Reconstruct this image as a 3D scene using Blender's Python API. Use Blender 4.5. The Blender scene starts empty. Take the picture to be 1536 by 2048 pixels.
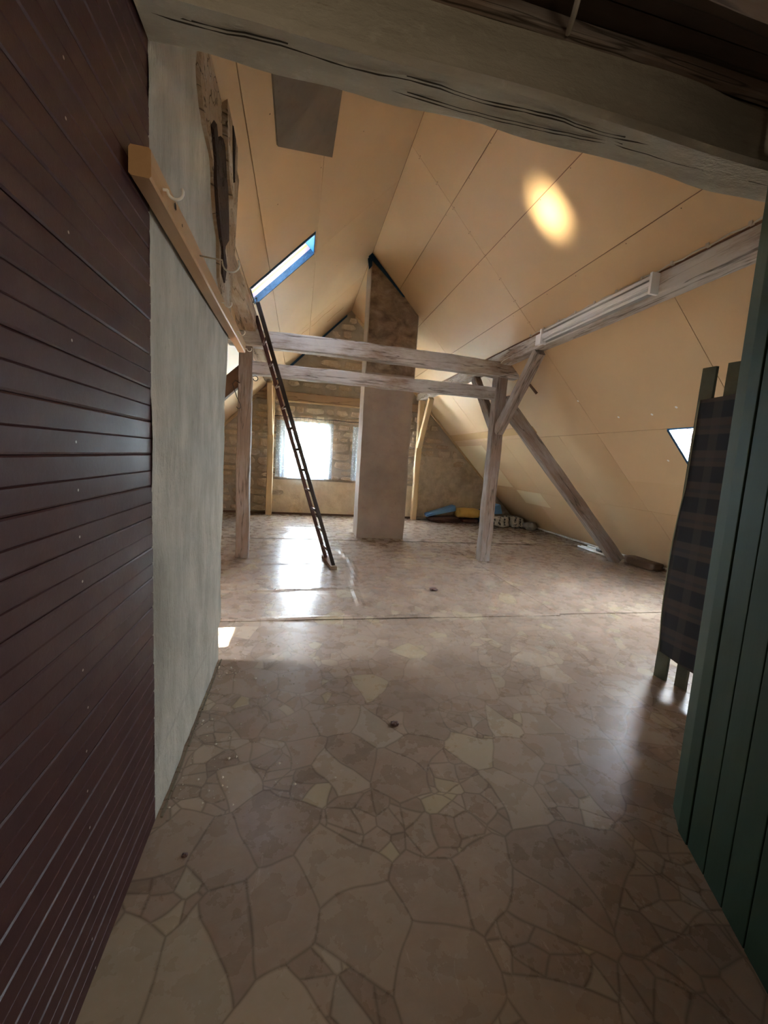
import bpy, bmesh, math, random
import numpy as np
from mathutils import Vector, Matrix, noise
random.seed(7)
C = bpy.context.scene.collection
sc = bpy.context.scene

# ------------------------------------------------------------------ camera
FPX = 810.0
Rw = ((0.977371, -0.201545, 0.065), (0.037, -0.141, -0.989), (0.209, 0.969, -0.13))
yaw, pit, rol = math.radians(12.182), math.radians(-7.495), math.radians(-3.763)
f = Vector((math.sin(yaw)*math.cos(pit), math.cos(yaw)*math.cos(pit), math.sin(pit)))
r0 = Vector((math.cos(yaw), -math.sin(yaw), 0)); d0 = -r0.cross(f)
r = math.cos(rol)*r0 + math.sin(rol)*d0; d = -math.sin(rol)*r0 + math.cos(rol)*d0
cam_data = bpy.data.cameras.new('camera'); cam = bpy.data.objects.new('camera', cam_data); C.objects.link(cam)
cam.matrix_world = Matrix(((r.x, -d.x, -f.x, 0), (r.y, -d.y, -f.y, 0), (r.z, -d.z, -f.z, 1.5), (0, 0, 0, 1)))
cam_data.sensor_fit = 'VERTICAL'; cam_data.sensor_height = 36; cam_data.lens = FPX/2048*36
cam_data.clip_start = .05
sc.camera = cam

# ------------------------------------------------------------------ light
SKY = 14.0
w = bpy.data.worlds.new('sky'); sc.world = w; w.use_nodes = True
bg = w.node_tree.nodes['Background']; bg.inputs[0].default_value = (.84, .92, 1, 1); bg.inputs[1].default_value = SKY
sd = bpy.data.lights.new('sun', 'SUN'); sd.energy = 26; sd.angle = .012; sd.color = (1, .9, .72)
sun = bpy.data.objects.new('sun', sd); C.objects.link(sun)
SUNDIR = Vector((2.6, .3, -3.85)).normalized()
sun.rotation_euler = SUNDIR.to_track_quat('-Z', 'Y').to_euler()
def portal(name, loc, direction, sx, sy, up='Y'):
    l = bpy.data.lights.new(name, 'AREA'); l.shape = 'RECTANGLE'; l.size = sx; l.size_y = sy
    o = bpy.data.objects.new(name, l); C.objects.link(o); o.location = loc
    o.rotation_euler = Vector(direction).to_track_quat('-Z', up).to_euler()
    l.cycles.is_portal = True
    return o
def lamp(name, kind, loc, direction, energy, color, size=.3, **kw):
    l = bpy.data.lights.new(name, kind); l.energy = energy; l.color = color
    if kind == 'AREA': l.size = size
    else: l.shadow_soft_size = size
    for k, v in kw.items(): setattr(l, k, v)
    o = bpy.data.objects.new(name, l); C.objects.link(o); o.location = loc
    o.rotation_euler = Vector(direction).to_track_quat('-Z', 'Y').to_euler()
    return o
sc.view_settings.view_transform = 'Standard'; sc.view_settings.look = 'None'
sc.view_settings.exposure = 3.35; sc.view_settings.gamma = 1; sc.view_settings.use_curve_mapping = False
sc.cycles.use_denoising = True
sc.cycles.max_bounces = 12; sc.cycles.diffuse_bounces = 8; sc.cycles.transparent_max_bounces = 12
sc.cycles.sample_clamp_indirect = 20
# added fill lamp behind the camera that brightens the foreground
lamp('foreground_fill', 'AREA', (.75, -1.35, 1.7), (-.2, 1, .12), 2.6, (1, .8, .56), size=.9)
# added lamp standing in for the sunbeam that the shiny floor throws back up
_sb = lamp('sun_bounce_standin', 'AREA', (-.85, 3.28, .04), (3.0, .33, 3.85), .28, (1, .85, .55), size=.52, shape='RECTANGLE', size_y=.03, spread=math.radians(6))
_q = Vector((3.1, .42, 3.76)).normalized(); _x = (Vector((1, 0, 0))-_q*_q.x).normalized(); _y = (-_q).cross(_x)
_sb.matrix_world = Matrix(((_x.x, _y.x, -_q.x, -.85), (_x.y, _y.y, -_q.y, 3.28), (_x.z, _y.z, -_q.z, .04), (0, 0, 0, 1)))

# ------------------------------------------------------------------ materials
def M(name, col, rough=.7, metal=0.0, spec=.5):
    m = bpy.data.materials.new(name); m.use_nodes = True
    b = m.node_tree.nodes['Principled BSDF']
    b.inputs['Base Color'].default_value = (*col, 1); b.inputs['Roughness'].default_value = rough
    b.inputs['Metallic'].default_value = metal; b.inputs['Specular IOR Level'].default_value = spec
    return m
class NT:
    def __init__(s, m): s.m = m; s.t = m.node_tree; s.b = s.t.nodes['Principled BSDF']
    def n(s, k, **kw):
        x = s.t.nodes.new(k)
        for a, v in kw.items(): setattr(x, a, v)
        return x
    def l(s, a, b): s.t.links.new(a, b)
    def coord(s, scale=(1, 1, 1), out='Object'):
        tc = s.n('ShaderNodeTexCoord'); mp = s.n('ShaderNodeMapping'); mp.inputs['Scale'].default_value = scale
        s.l(tc.outputs[out], mp.inputs[0]); return mp.outputs[0]
    def noise(s, vec, scale, detail=4, rough=.55, dist=0):
        x = s.n('ShaderNodeTexNoise'); x.inputs['Scale'].default_value = scale; x.inputs['Detail'].default_value = detail
        x.inputs['Roughness'].default_value = rough; x.inputs['Distortion'].default_value = dist
        s.l(vec, x.inputs['Vector']); return x.outputs['Fac']
    def ramp(s, fac, stops, interp='LINEAR'):
        x = s.n('ShaderNodeValToRGB'); x.color_ramp.interpolation = interp
        e = x.color_ramp.elements
        while len(e) < len(stops): e.new(.5)
        for k, (p, c) in enumerate(stops):
            e[k].position = p; e[k].color = (*c, 1) if len(c) == 3 else c
        s.l(fac, x.inputs[0]); return x.outputs[0]
    def val(s, fac, a, b):
        return s.ramp(fac, [(a, (0, 0, 0)), (b, (1, 1, 1))])
    def mix(s, fac, a, b, mode='MIX'):
        x = s.n('ShaderNodeMix', data_type='RGBA', blend_type=mode)
        if hasattr(fac, 'links'): s.l(fac, x.inputs[0])
        else: x.inputs[0].default_value = fac
        for v, i in ((a, 6), (b, 7)):
            if hasattr(v, 'links'): s.l(v, x.inputs[i])
            else: x.inputs[i].default_value = (*v, 1)
        return x.outputs[2]
    def math(s, op, a, b=None, c=None):
        x = s.n('ShaderNodeMath', operation=op)
        for i, v in enumerate((a, b, c)):
            if v is None: continue
            if hasattr(v, 'links'): s.l(v, x.inputs[i])
            else: x.inputs[i].default_value = v
        return x.outputs[0]
    def color(s, c): s.l(c, s.b.inputs['Base Color'])
    def rough(s, c): s.l(c, s.b.inputs['Roughness'])
    def bump(s, h, strength=.3, dist=.01):
        x = s.n('ShaderNodeBump'); x.inputs['Strength'].default_value = strength; x.inputs['Distance'].default_value = dist
        s.l(h, x.inputs['Height']); s.l(x.outputs[0], s.b.inputs['Normal'])
    def rnd(s):
        return s.n('ShaderNodeObjectInfo').outputs['Random']

def mat_wood(name, a, b, c=None, cover=(.45, .6), rough=.75, bump=.4, scale=1.0, crack=True):
    """grain along local X; a/b wood tones, c = worn paint over it"""
    m = M(name, a, rough); t = NT(m)
    v = t.coord((1.2*scale, 14*scale, 14*scale)); g = t.noise(v, 2.5, 6, .6, .6)
    v2 = t.coord((.55, 1.6, 1.6)); blotch = t.noise(v2, 2.2, 5, .62)
    col = t.mix(g, a, b)
    if c is not None:
        fine = t.noise(t.coord((2, 18, 18)), 3.0, 5, .7)
        mask = t.val(t.math('ADD', t.math('MULTIPLY', blotch, .7), t.math('MULTIPLY', fine, .3)), *cover)
        cc = t.mix(g, tuple(x*.86 for x in c), c)
        col = t.mix(mask, col, cc)
    hgt = g
    if crack:
        v3 = t.coord((.35, 5, 5)); vo = t.noise(v3, 1.6, 3, .5, .3)
        cr = t.ramp(vo, [(.485, (1, 1, 1)), (.5, (0, 0, 0)), (.515, (1, 1, 1))])
        col = t.mix(t.math('MULTIPLY', t.math('SUBTRACT', 1.0, cr), .75), col, (.05, .035, .02))
        hgt = t.math('ADD', t.math('MULTIPLY', g, .5), cr)
    t.color(col); t.bump(hgt, bump, .01)
    return m
m_limed = mat_wood('limewashed_timber', (.36, .26, .18), (.2, .14, .1), (.62, .6, .58), (.4, .58))
m_limed_dark = mat_wood('worn_timber', (.31, .23, .18), (.19, .135, .1), (.42, .38, .35), (.47, .68))
m_white_timber = mat_wood('white_painted_timber', (.5, .42, .33), (.33, .26, .2), (.7, .69, .67), (.34, .5))
m_pine = mat_wood('new_pine', (.66, .5, .3), (.56, .4, .22), None, bump=.1, crack=False)
m_batten = mat_wood('varnished_batten', (.5, .31, .16), (.4, .23, .11), None, rough=.4, bump=.1, crack=False)
m_brownwood = mat_wood('brown_plank', (.16, .09, .05), (.1, .055, .03), None, bump=.2)
m_rotten = mat_wood('rotten_wood', (.06, .025, .012), (.012, .006, .004), None, rough=.9, bump=1)
m_rawwood = mat_wood('bare_old_wood', (.42, .3, .19), (.26, .17, .1), (.55, .5, .42), (.5, .7), rough=.85, bump=.8)
m_dark_board = mat_wood('dark_ceiling_board', (.1, .065, .04), (.06, .038, .024), None, bump=.2)

def mat_plaster(name, c1, c2, c3, rough=.9, bump=.6, streak=False, scale=3.0, dark=.3):
    m = M(name, c1, rough); t = NT(m)
    v = t.coord((1, 1, .35) if streak else (1, 1, 1))
    n1 = t.noise(v, scale, 7, .62); n2 = t.noise(v, scale*6, 5, .7); n3 = t.noise(t.coord(), 1.1, 4, .6)
    col = t.mix(t.val(n1, .35, .68), c1, c2)
    col = t.mix(t.math('MULTIPLY', t.val(n3, .5, .68), dark), col, c3)
    col = t.mix(t.math('MULTIPLY', t.val(n2, .58, .74), .35), col, c3)
    t.color(col); t.bump(t.math('ADD', n1, t.math('MULTIPLY', n2, .8)), bump, .02)
    return m
m_lplaster = mat_plaster('grey_rough_plaster', (.52, .49, .42), (.36, .335, .28), (.13, .115, .095), streak=True, bump=1.0, scale=6, dark=.4)
m_chim = mat_plaster('chimney_plaster', (.45, .37, .31), (.38, .31, .26), (.22, .17, .13), bump=.35, dark=.25)
m_gplaster = mat_plaster('stained_gable_plaster', (.76, .64, .46), (.66, .53, .37), (.42, .28, .16), scale=2.4)
m_mortar = mat_plaster('earth_mortar', (.5, .42, .33), (.4, .33, .25), (.24, .18, .13), bump=1)
m_partition = mat_plaster('partition_plaster', (.45, .4, .34), (.4, .35, .3), (.25, .2, .17))
m_gyps = mat_plaster('painted_beam', (.52, .48, .4), (.44, .4, .33), (.2, .17, .13), bump=.6, scale=2)
def mat_beam():
    m = M('whitewashed_beam', (.5, .47, .4), .85); t = NT(m)
    v = t.coord((.5, 3, 3)); n1 = t.noise(v, 3, 7, .65); n2 = t.noise(t.coord((1, 2, 2)), 14, 5, .7)
    col = t.mix(t.val(n1, .35, .7), (.44, .41, .34), (.33, .3, .24))
    col = t.mix(t.math('MULTIPLY', t.val(n2, .55, .75), .5), col, (.56, .54, .46))
    col = t.mix(t.math('MULTIPLY', t.val(t.noise(v, 9, 5, .7), .6, .75), .6), col, (.2, .16, .11))
    t.color(col); t.bump(t.math('ADD', n1, t.math('MULTIPLY', n2, .7)), .8, .012)
    return m
m_bigbeam = mat_beam()
def mat_stone():
    m = M('rubble_stone', (.4, .3, .2), .92); t = NT(m)
    v = t.coord(); n1 = t.noise(v, 5, 7, .65); n2 = t.noise(v, 22, 5, .7)
    base = t.ramp(t.rnd(), [(0, (.5, .38, .26)), (.3, (.64, .5, .35)), (.6, (.58, .48, .38)), (.85, (.7, .6, .45)), (1, (.46, .36, .27))])
    col = t.mix(t.math('MULTIPLY', t.val(n1, .4, .7), .6), base, (.3, .21, .14))
    col = t.mix(t.math('MULTIPLY', t.val(n2, .52, .66), .6), col, (.74, .66, .53))
    t.color(col); t.bump(t.math('ADD', n1, n2), .9, .02)
    return m
m_stone = mat_stone()
def mat_panel():
    m = M('fibreboard', (.6, .43, .26), .5, spec=.35); t = NT(m)
    v = t.coord(); n1 = t.noise(v, .9, 4, .5); n2 = t.noise(v, 90, 3, .6)
    rn = t.rnd()
    a = t.mix(rn, (.62, .43, .245), (.67, .48, .285))
    col = t.mix(t.math('MULTIPLY', t.val(n1, .35, .75), .35), a, (.5, .33, .18))
    col = t.mix(t.math('MULTIPLY', n2, .12), col, (.4, .27, .15))
    t.color(col); t.bump(n2, .06, .003)
    return m
m_panel = mat_panel()
m_patchboard = mat_plaster('grey_patch_board', (.2, .165, .125), (.16, .13, .1), (.08, .06, .04), bump=.1)
m_panelnew = M('pale_panel', (.75, .62, .4), .6)
def mat_vinyl():
    m = M('flagstone_print_vinyl', (.3, .24, .2), .3, spec=.4); t = NT(m)
    co = t.coord()
    nz = t.n('ShaderNodeTexNoise'); nz.inputs['Scale'].default_value = 4.5; nz.inputs['Detail'].default_value = .6; t.l(co, nz.inputs['Vector'])
    off = t.n('ShaderNodeVectorMath', operation='MULTIPLY_ADD'); t.l(nz.outputs['Color'], off.inputs[0]); off.inputs[1].default_value = (.09, .09, 0)
    t.l(co, off.inputs[2]); warp = off.outputs[0]
    def vor(scale, feat):
        x = t.n('ShaderNodeTexVoronoi', feature=feat, voronoi_dimensions='2D'); x.inputs['Scale'].default_value = scale; x.inputs['Randomness'].default_value = 1
        t.l(warp, x.inputs['Vector']); return x
    # big slabs, and between them groups of small chips
    c1 = vor(4.3, 'F1'); e1 = vor(4.3, 'DISTANCE_TO_EDGE'); c2 = vor(9.5, 'F1'); e2 = vor(9.5, 'DISTANCE_TO_EDGE')
    sep = t.n('ShaderNodeSeparateColor'); t.l(c1.outputs['Color'], sep.inputs[0])
    sep2 = t.n('ShaderNodeSeparateColor'); t.l(c2.outputs['Color'], sep2.inputs[0])
    small = t.math('GREATER_THAN', sep.outputs[0], .56)
    stops = [(0, (.25, .18, .135)), (.25, (.32, .235, .18)), (.5, (.36, .272, .208)), (.72, (.28, .2, .15)), (.86, (.42, .33, .25)), (.95, (.42, .34, .225)), (1, (.35, .285, .235))]
    cb = t.ramp(sep.outputs[1], stops); cs = t.ramp(sep2.outputs[1], stops)
    col = t.mix(small, cb, cs)
    edge = t.math('MINIMUM', t.math('DIVIDE', e1.outputs['Distance'], 4.3), t.math('ADD', t.math('DIVIDE', e2.outputs['Distance'], 9.5), t.math('MULTIPLY', t.math('SUBTRACT', 1.0, small), 1.0)))
    line = t.ramp(edge, [(0, (1, 1, 1)), (.002, (.7, .7, .7)), (.0065, (0, 0, 0))])
    grain = t.noise(t.coord((1, 1.3, 1)), 13, 8, .72, .5); patch = t.noise(co, 4, 5, .65)
    col = t.mix(t.math('MULTIPLY', t.val(grain, .42, .95), .4), col, (.5, .41, .35))
    streak = t.noise(t.coord((1.6, .8, 1)), 9, 9, .78, 1.5)
    col = t.mix(t.math('MULTIPLY', t.val(streak, .6, .68), .4), col, (.6, .52, .45))
    lf = t.math('MULTIPLY', line, t.math('MULTIPLY_ADD', patch, .5, .42))
    col = t.mix(lf, col, (.13, .092, .065))
    dust = t.noise(co, 1.3, 6, .6)
    col = t.mix(t.math('MULTIPLY', t.val(dust, .5, .8), .3), col, (.4, .34, .3))
    hs = t.n('ShaderNodeHueSaturation'); hs.inputs['Value'].default_value = .86; t.l(col, hs.inputs['Color']); t.color(hs.outputs[0])
    rg = t.math('MULTIPLY_ADD', t.noise(co, 7, 5, .6), .22, .17); t.rough(rg)
    fine = t.noise(t.coord((1, .6, 1)), 45, 4, .6, .5)
    t.bump(t.math('ADD', t.math('MULTIPLY', grain, .6), t.math('ADD', t.math('MULTIPLY', fine, .35), t.math('MULTIPLY', line, -.4))), .1, .006)
    return m
m_vinyl = mat_vinyl()
def mat_red():
    m = M('dark_red_gloss_paint', (.04, .013, .014), .42, spec=.4); t = NT(m)
    v = t.coord(); n1 = t.noise(v, 6, 5, .6); n2 = t.noise(v, 60, 4, .7)
    t.color(t.mix(n1, (.056, .02, .022), (.038, .012, .014))); t.bump(t.math('ADD', n1, t.math('MULTIPLY', n2, .5)), .25, .004)
    t.rough(t.math('MULTIPLY_ADD', n1, .25, .28))
    return m
m_red = mat_red()
def mat_green():
    m = M('dark_green_paint', (.06, .13, .09), .6, spec=.3); t = NT(m)
    n1 = t.noise(t.coord((6, 6, .8)), 3, 5, .6)
    t.color(t.mix(n1, (.02, .044, .024), (.028, .058, .032))); t.bump(n1, .2, .004)
    return m
m_green = mat_green()
m_greengrey = mat_wood('grey_green_board', (.11, .12, .085), (.08, .085, .06), None, bump=.1, crack=False)
m_white = M('white_enamel', (.86, .87, .9), .35)
m_tube = M('lamp_tube', (.85, .86, .87), .2)
m_cable = M('white_cable', (.55, .5, .42), .6)
m_steel = M('zinc_steel', (.6, .58, .5), .3, .9)
m_hookw = M('white_plastic_hook', (.8, .78, .72), .4)
m_black = M('black_iron', (.02, .018, .02), .45)
m_laddr = M('dark_brown_lacquer', (.06, .022, .016), .28)
m_ladblk = M('black_brown_lacquer', (.022, .014, .012), .35)
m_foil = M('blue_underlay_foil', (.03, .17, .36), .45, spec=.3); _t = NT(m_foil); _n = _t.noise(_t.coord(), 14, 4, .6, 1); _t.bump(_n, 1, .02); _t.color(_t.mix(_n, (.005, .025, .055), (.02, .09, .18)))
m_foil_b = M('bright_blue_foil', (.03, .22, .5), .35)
m_foil2 = M('pale_blue_foam', (.12, .28, .55), .55)
m_foam = M('yellow_foam', (.55, .34, .08), .9); _t = NT(m_foam); _n = _t.noise(_t.coord(), 12, 5, .7); _t.bump(_n, .8, .02); _t.color(_t.mix(_n, (.45, .26, .05), (.62, .42, .13)))
m_bag = M('brown_bag', (.1, .05, .045), .6)
m_sack = M('printed_paper_sack', (.6, .55, .45), .7)
def mat_sack():
    t = NT(m_sack); v = t.coord((1, 1, 1)); n = t.noise(v, 9, 3, .5, 1)
    wv = t.n('ShaderNodeTexWave'); wv.inputs['Scale'].default_value = 2.2; wv.inputs['Distortion'].default_value = 3; wv.inputs['Detail'].default_value = 2; t.l(v, wv.inputs['Vector'])
    msk = t.math('MULTIPLY', t.val(wv.outputs['Fac'], .72, .76), t.val(t.noise(v, 26, 2, .5), .42, .5))
    t.color(t.mix(msk, t.mix(n, (.62, .57, .47), (.45, .38, .28)), (.03, .03, .03)))
mat_sack()
m_grysack = M('grey_felt_roll', (.25, .22, .18), .9)
m_pinkwood = mat_wood('pink_primed_board', (.66, .47, .42), (.6, .42, .4), None, bump=.1, crack=False)
m_purple = mat_plaster('mauve_underlay', (.42, .32, .42), (.36, .27, .36), (.2, .15, .2), bump=.2)
m_osb = mat_wood('orange_fibre', (.7, .42, .14), (.5, .26, .07), None, bump=1, crack=False)
m_dirt = M('plaster_crumbs', (.6, .54, .45), .95)
m_leaf = M('outdoor_foliage', (.06, .11, .1), .8)
m_bark = M('bark', (.12, .09, .06), .9)
m_ground = M('pale_yard', (.55, .53, .46), .95)
m_tile = M('roof_shell', (.25, .13, .08), .9)
m_nail = M('pale_nail', (.5, .45, .42), .5)
m_stain = M('rust_stain', (.36, .18, .06), .8)
m_frame = M('white_window_frame', (.75, .76, .78), .4)
def mat_glass():
    m = bpy.data.materials.new('window_glass'); m.use_nodes = True; t = m.node_tree; t.nodes.clear()
    o = t.nodes.new('ShaderNodeOutputMaterial'); a = t.nodes.new('ShaderNodeBsdfTransparent'); b = t.nodes.new('ShaderNodeBsdfGlossy'); x = t.nodes.new('ShaderNodeMixShader')
    b.inputs['Roughness'].default_value = .03; x.inputs[0].default_value = .07; a.inputs[0].default_value = (.95, .97, .97, 1)
    t.links.new(a.outputs[0], x.inputs[1]); t.links.new(b.outputs[0], x.inputs[2]); t.links.new(x.outputs[0], o.inputs[0]); return m
m_glass = mat_glass()
def mat_frost():  # unseen pane, made diffusing so the sun throws no patch on the floor
    m = bpy.data.materials.new('diffusing_roof_glass'); m.use_nodes = True; t = m.node_tree; t.nodes.clear()
    o = t.nodes.new('ShaderNodeOutputMaterial'); a = t.nodes.new('ShaderNodeBsdfTranslucent'); b = t.nodes.new('ShaderNodeBsdfDiffuse'); x = t.nodes.new('ShaderNodeMixShader')
    a.inputs[0].default_value = (.32, .34, .37, 1); b.inputs[0].default_value = (.4, .4, .4, 1); x.inputs[0].default_value = .25
    t.links.new(a.outputs[0], x.inputs[1]); t.links.new(b.outputs[0], x.inputs[2]); t.links.new(x.outputs[0], o.inputs[0]); return m
m_frost = mat_frost()
def mat_lace():
    m = bpy.data.materials.new('white_lace'); m.use_nodes = True; t = m.node_tree; b = t.nodes['Principled BSDF']; T = NT(m)
    b.inputs['Base Color'].default_value = (.7, .82, .93, 1); b.inputs['Roughness'].default_value = .9
    tr = T.n('ShaderNodeBsdfTransparent'); tl = T.n('ShaderNodeBsdfTranslucent'); tl.inputs[0].default_value = (.5, .66, .82, 1)
    m1 = T.n('ShaderNodeMixShader'); m1.inputs[0].default_value = .5; T.l(b.outputs[0], m1.inputs[1]); T.l(tl.outputs[0], m1.inputs[2])
    m2 = T.n('ShaderNodeMixShader')
    v = T.coord(); vo = T.n('ShaderNodeTexVoronoi'); vo.inputs['Scale'].default_value = 22; T.l(v, vo.inputs['Vector'])
    dens = T.ramp(vo.outputs['Distance'], [(.15, (.78, .78, .78)), (.45, (.42, .42, .42))])
    T.l(dens, m2.inputs[0]); T.l(tr.outputs[0], m2.inputs[1]); T.l(m1.outputs[0], m2.inputs[2])
    out = [n for n in t.nodes if n.type == 'OUTPUT_MATERIAL'][0]; T.l(m2.outputs[0], out.inputs[0]); return m
m_lace = mat_lace()
def mat_plaid():
    m = M('plaid_cloth', (.1, .11, .14), .9); t = NT(m)
    tc = t.n('ShaderNodeTexCoord'); sp = t.n('ShaderNodeSeparateXYZ'); t.l(tc.outputs['Object'], sp.inputs[0])
    def band(o, per, a, b, ph=0):
        fr = t.math('FRACT', t.math('ADD', t.math('DIVIDE', o, per), ph))
        return t.ramp(fr, [(0, (0, 0, 0)), (a, (0, 0, 0)), (a+.03, (1, 1, 1)), (b, (1, 1, 1)), (b+.03, (0, 0, 0))])
    hz = band(sp.outputs[2], .215, .45, .95); hz2 = band(sp.outputs[2], .215, .6, .72)
    vz = band(sp.outputs[1], .16, .2, .55, .1)
    c = t.mix(t.math('MULTIPLY', hz, .8), (.028, .034, .046), (.085, .07, .066))
    c = t.mix(t.math('MULTIPLY', hz2, .6), c, (.04, .045, .06))
    c = t.mix(t.math('MULTIPLY', vz, .4), c, (.09, .08, .075))
    t.color(c); t.bump(t.noise(tc.outputs['Object'], 300, 2), .2, .002)
    return m
m_plaid = mat_plaid()
m_piping = M('pale_piping', (.3, .3, .2), .7)

# ------------------------------------------------------------------ helpers
class MB:
    def __init__(s): s.v = []; s.f = []; s.smooth = False
    def quad(s, *p):
        b = len(s.v); s.v += [tuple(x) for x in p]; s.f.append(tuple(range(b, b+len(p)))); return s
    def hexa(s, p):   # 8 points: bottom 0-3 ccw, top 4-7
        b = len(s.v); s.v += [tuple(x) for x in p]
        for q in ((3, 2, 1, 0), (4, 5, 6, 7), (0, 1, 5, 4), (1, 2, 6, 5), (2, 3, 7, 6), (3, 0, 4, 7)): s.f.append(tuple(b+i for i in q))
        return s
    def box(s, x0, y0, z0, x1, y1, z1):
        return s.hexa([(x0, y0, z0), (x1, y0, z0), (x1, y1, z0), (x0, y1, z0), (x0, y0, z1), (x1, y0, z1), (x1, y1, z1), (x0, y1, z1)])
    def prism(s, poly, vec):
        b = len(s.v); n = len(poly); vec = Vector(vec)
        s.v += [tuple(p) for p in poly] + [tuple(Vector(p)+vec) for p in poly]
        s.f.append(tuple(b+i for i in range(n))[::-1]); s.f.append(tuple(b+n+i for i in range(n)))
        for i in range(n):
            j = (i+1) % n; s.f.append((b+i, b+j, b+n+j, b+n+i))
        return s
    def tube(s, pts, rad, seg=8, caps=True):
        pts = [Vector(p) for p in pts]; b = len(s.v); n = len(pts)
        rads = rad if isinstance(rad, (list, tuple)) else [rad]*n
        up = None
        for i, p in enumerate(pts):
            t = (pts[min(i+1, n-1)]-pts[max(i-1, 0)]).normalized()
            if up is None: up = t.orthogonal().normalized()
            up = (up - t*up.dot(t)).normalized(); sd = t.cross(up)
            for k in range(seg):
                a = 2*math.pi*k/seg; s.v.append(tuple(p + (up*math.cos(a)+sd*math.sin(a))*rads[i]))
        for i in range(n-1):
            for k in range(seg):
                k2 = (k+1) % seg; s.f.append((b+i*seg+k, b+i*seg+k2, b+(i+1)*seg+k2, b+(i+1)*seg+k))
        if caps:
            s.f.append(tuple(b+k for k in range(seg))[::-1]); s.f.append(tuple(b+(n-1)*seg+k for k in range(seg)))
        return s
    def build(s, name, mat, parent=None, mtx=None, smooth=False, bevel=0):
        me = bpy.data.meshes.new(name); vs = s.v
        if mtx is not None:
            inv = mtx.inverted(); vs = [tuple(inv @ Vector(v)) for v in vs]
        me.from_pydata(vs, [], s.f); me.materials.append(mat)
        bm = bmesh.new(); bm.from_mesh(me); bmesh.ops.recalc_face_normals(bm, faces=bm.faces)
        if bevel: bmesh.ops.bevel(bm, geom=list(bm.edges), offset=bevel, segments=2, affect='EDGES', profile=.6)
        bm.to_mesh(me); bm.free()
        if smooth: me.polygons.foreach_set('use_smooth', [True]*len(me.polygons))
        o = bpy.data.objects.new(name, me); C.objects.link(o)
        if mtx is not None: o.matrix_world = mtx
        if parent is not None: put(o, parent)
        return o
def put(o, parent):
    mw = o.matrix_basis.copy(); pm = parent.matrix_basis.copy(); o.parent = parent; o.matrix_parent_inverse = pm.inverted() if parent.parent is None else Matrix()
    if parent.parent is not None: o.matrix_parent_inverse = (parent.parent.matrix_basis.copy() @ Matrix()).inverted() if False else wm(parent).inverted()
    o.matrix_basis = mw
def wm(o):
    m = o.matrix_basis.copy()
    if o.parent is not None: m = wm(o.parent) @ o.matrix_parent_inverse @ m
    return m
def tag(o, label, cat, group=None):
    o['label'] = label; o['category'] = cat
    if group: o['group'] = group
    return o
def struct(o, label=None):
    o['kind'] = 'structure'
    if label: o['label'] = label
    return o
def stuff(o): o['kind'] = 'stuff'; return o
def empty(name, loc, label=None, cat=None, group=None):
    o = bpy.data.objects.new(name, None); C.objects.link(o); o.location = loc; o.empty_display_size = .1
    if label: tag(o, label, cat, group)
    return o
def T3(x, y, z): return Matrix.Translation((x, y, z))
def nz(p, s=1.0, seed=0): return noise.noise(Vector((p[0]*s+seed*7.3, p[1]*s+seed*3.1, p[2]*s)))

def timber(name, p0, p1, w, h, mat, parent=None, side=(1, 0, 0), ch=.012, jit=.006, seed=1, sag=0.0, taper=1.0, step=.12):
    """rough-hewn timber from p0 to p1 (centre line); w along side, h across; local X = grain"""
    p0 = Vector(p0); p1 = Vector(p1); L = (p1-p0); ln = L.length; ax = L.normalized()
    sy = Vector(side); sy = (sy-ax*sy.dot(ax)).normalized(); sz = ax.cross(sy)
    mtx = Matrix(((ax.x, sy.x, sz.x, p0.x), (ax.y, sy.y, sz.y, p0.y), (ax.z, sy.z, sz.z, p0.z), (0, 0, 0, 1)))
    n = max(2, int(ln/step)); b = MB()
    for i in range(n+1):
        u = i/n; x = u*ln; k = 1+(taper-1)*u; W = w*k/2; H = h*k/2
        dy = nz((x, 0, 0), 1.1, seed)*jit*1.5; dz = nz((x, 5, 0), 1.1, seed)*jit*1.5 - sag*math.sin(math.pi*u)
        ring = []
        for sx_, sz_ in ((1, 1), (-1, 1), (-1, -1), (1, -1)):
            c1 = (sx_*W, sz_*(H-ch)); c2 = (sx_*(W-ch), sz_*H)
            mid = (sx_*W, 0)
            ring += [c1, c2] if sx_*sz_ > 0 else [c2, c1]
        for j, (yy, zz) in enumerate(ring):
            jn = nz((x, yy*6, zz*6), 3.2, seed+j)*jit
            b.v.append((x, yy+dy+jn*(1 if yy > 0 else -1), zz+dz+jn*(1 if zz > 0 else -1)))
    m8 = 8
    for i in range(n):
        for j in range(m8):
            j2 = (j+1) % m8; b.f.append((i*m8+j, i*m8+j2, (i+1)*m8+j2, (i+1)*m8+j))
    b.f.append(tuple(range(m8))[::-1]); b.f.append(tuple(n*m8+j for j in range(m8)))
    o = b.build(name, mat); o.matrix_world = mtx
    if parent is not None: put(o, parent)
    return o

# ------------------------------------------------------------------ room shell
RX, RZ, SL = 1.09, 4.95, 1.01                     # ridge, roof slope
YB, YF = 10.2, 1.5                                # gable wall, partition behind the header beam
def zr(x): return RZ-SL*abs(x-RX)

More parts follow.
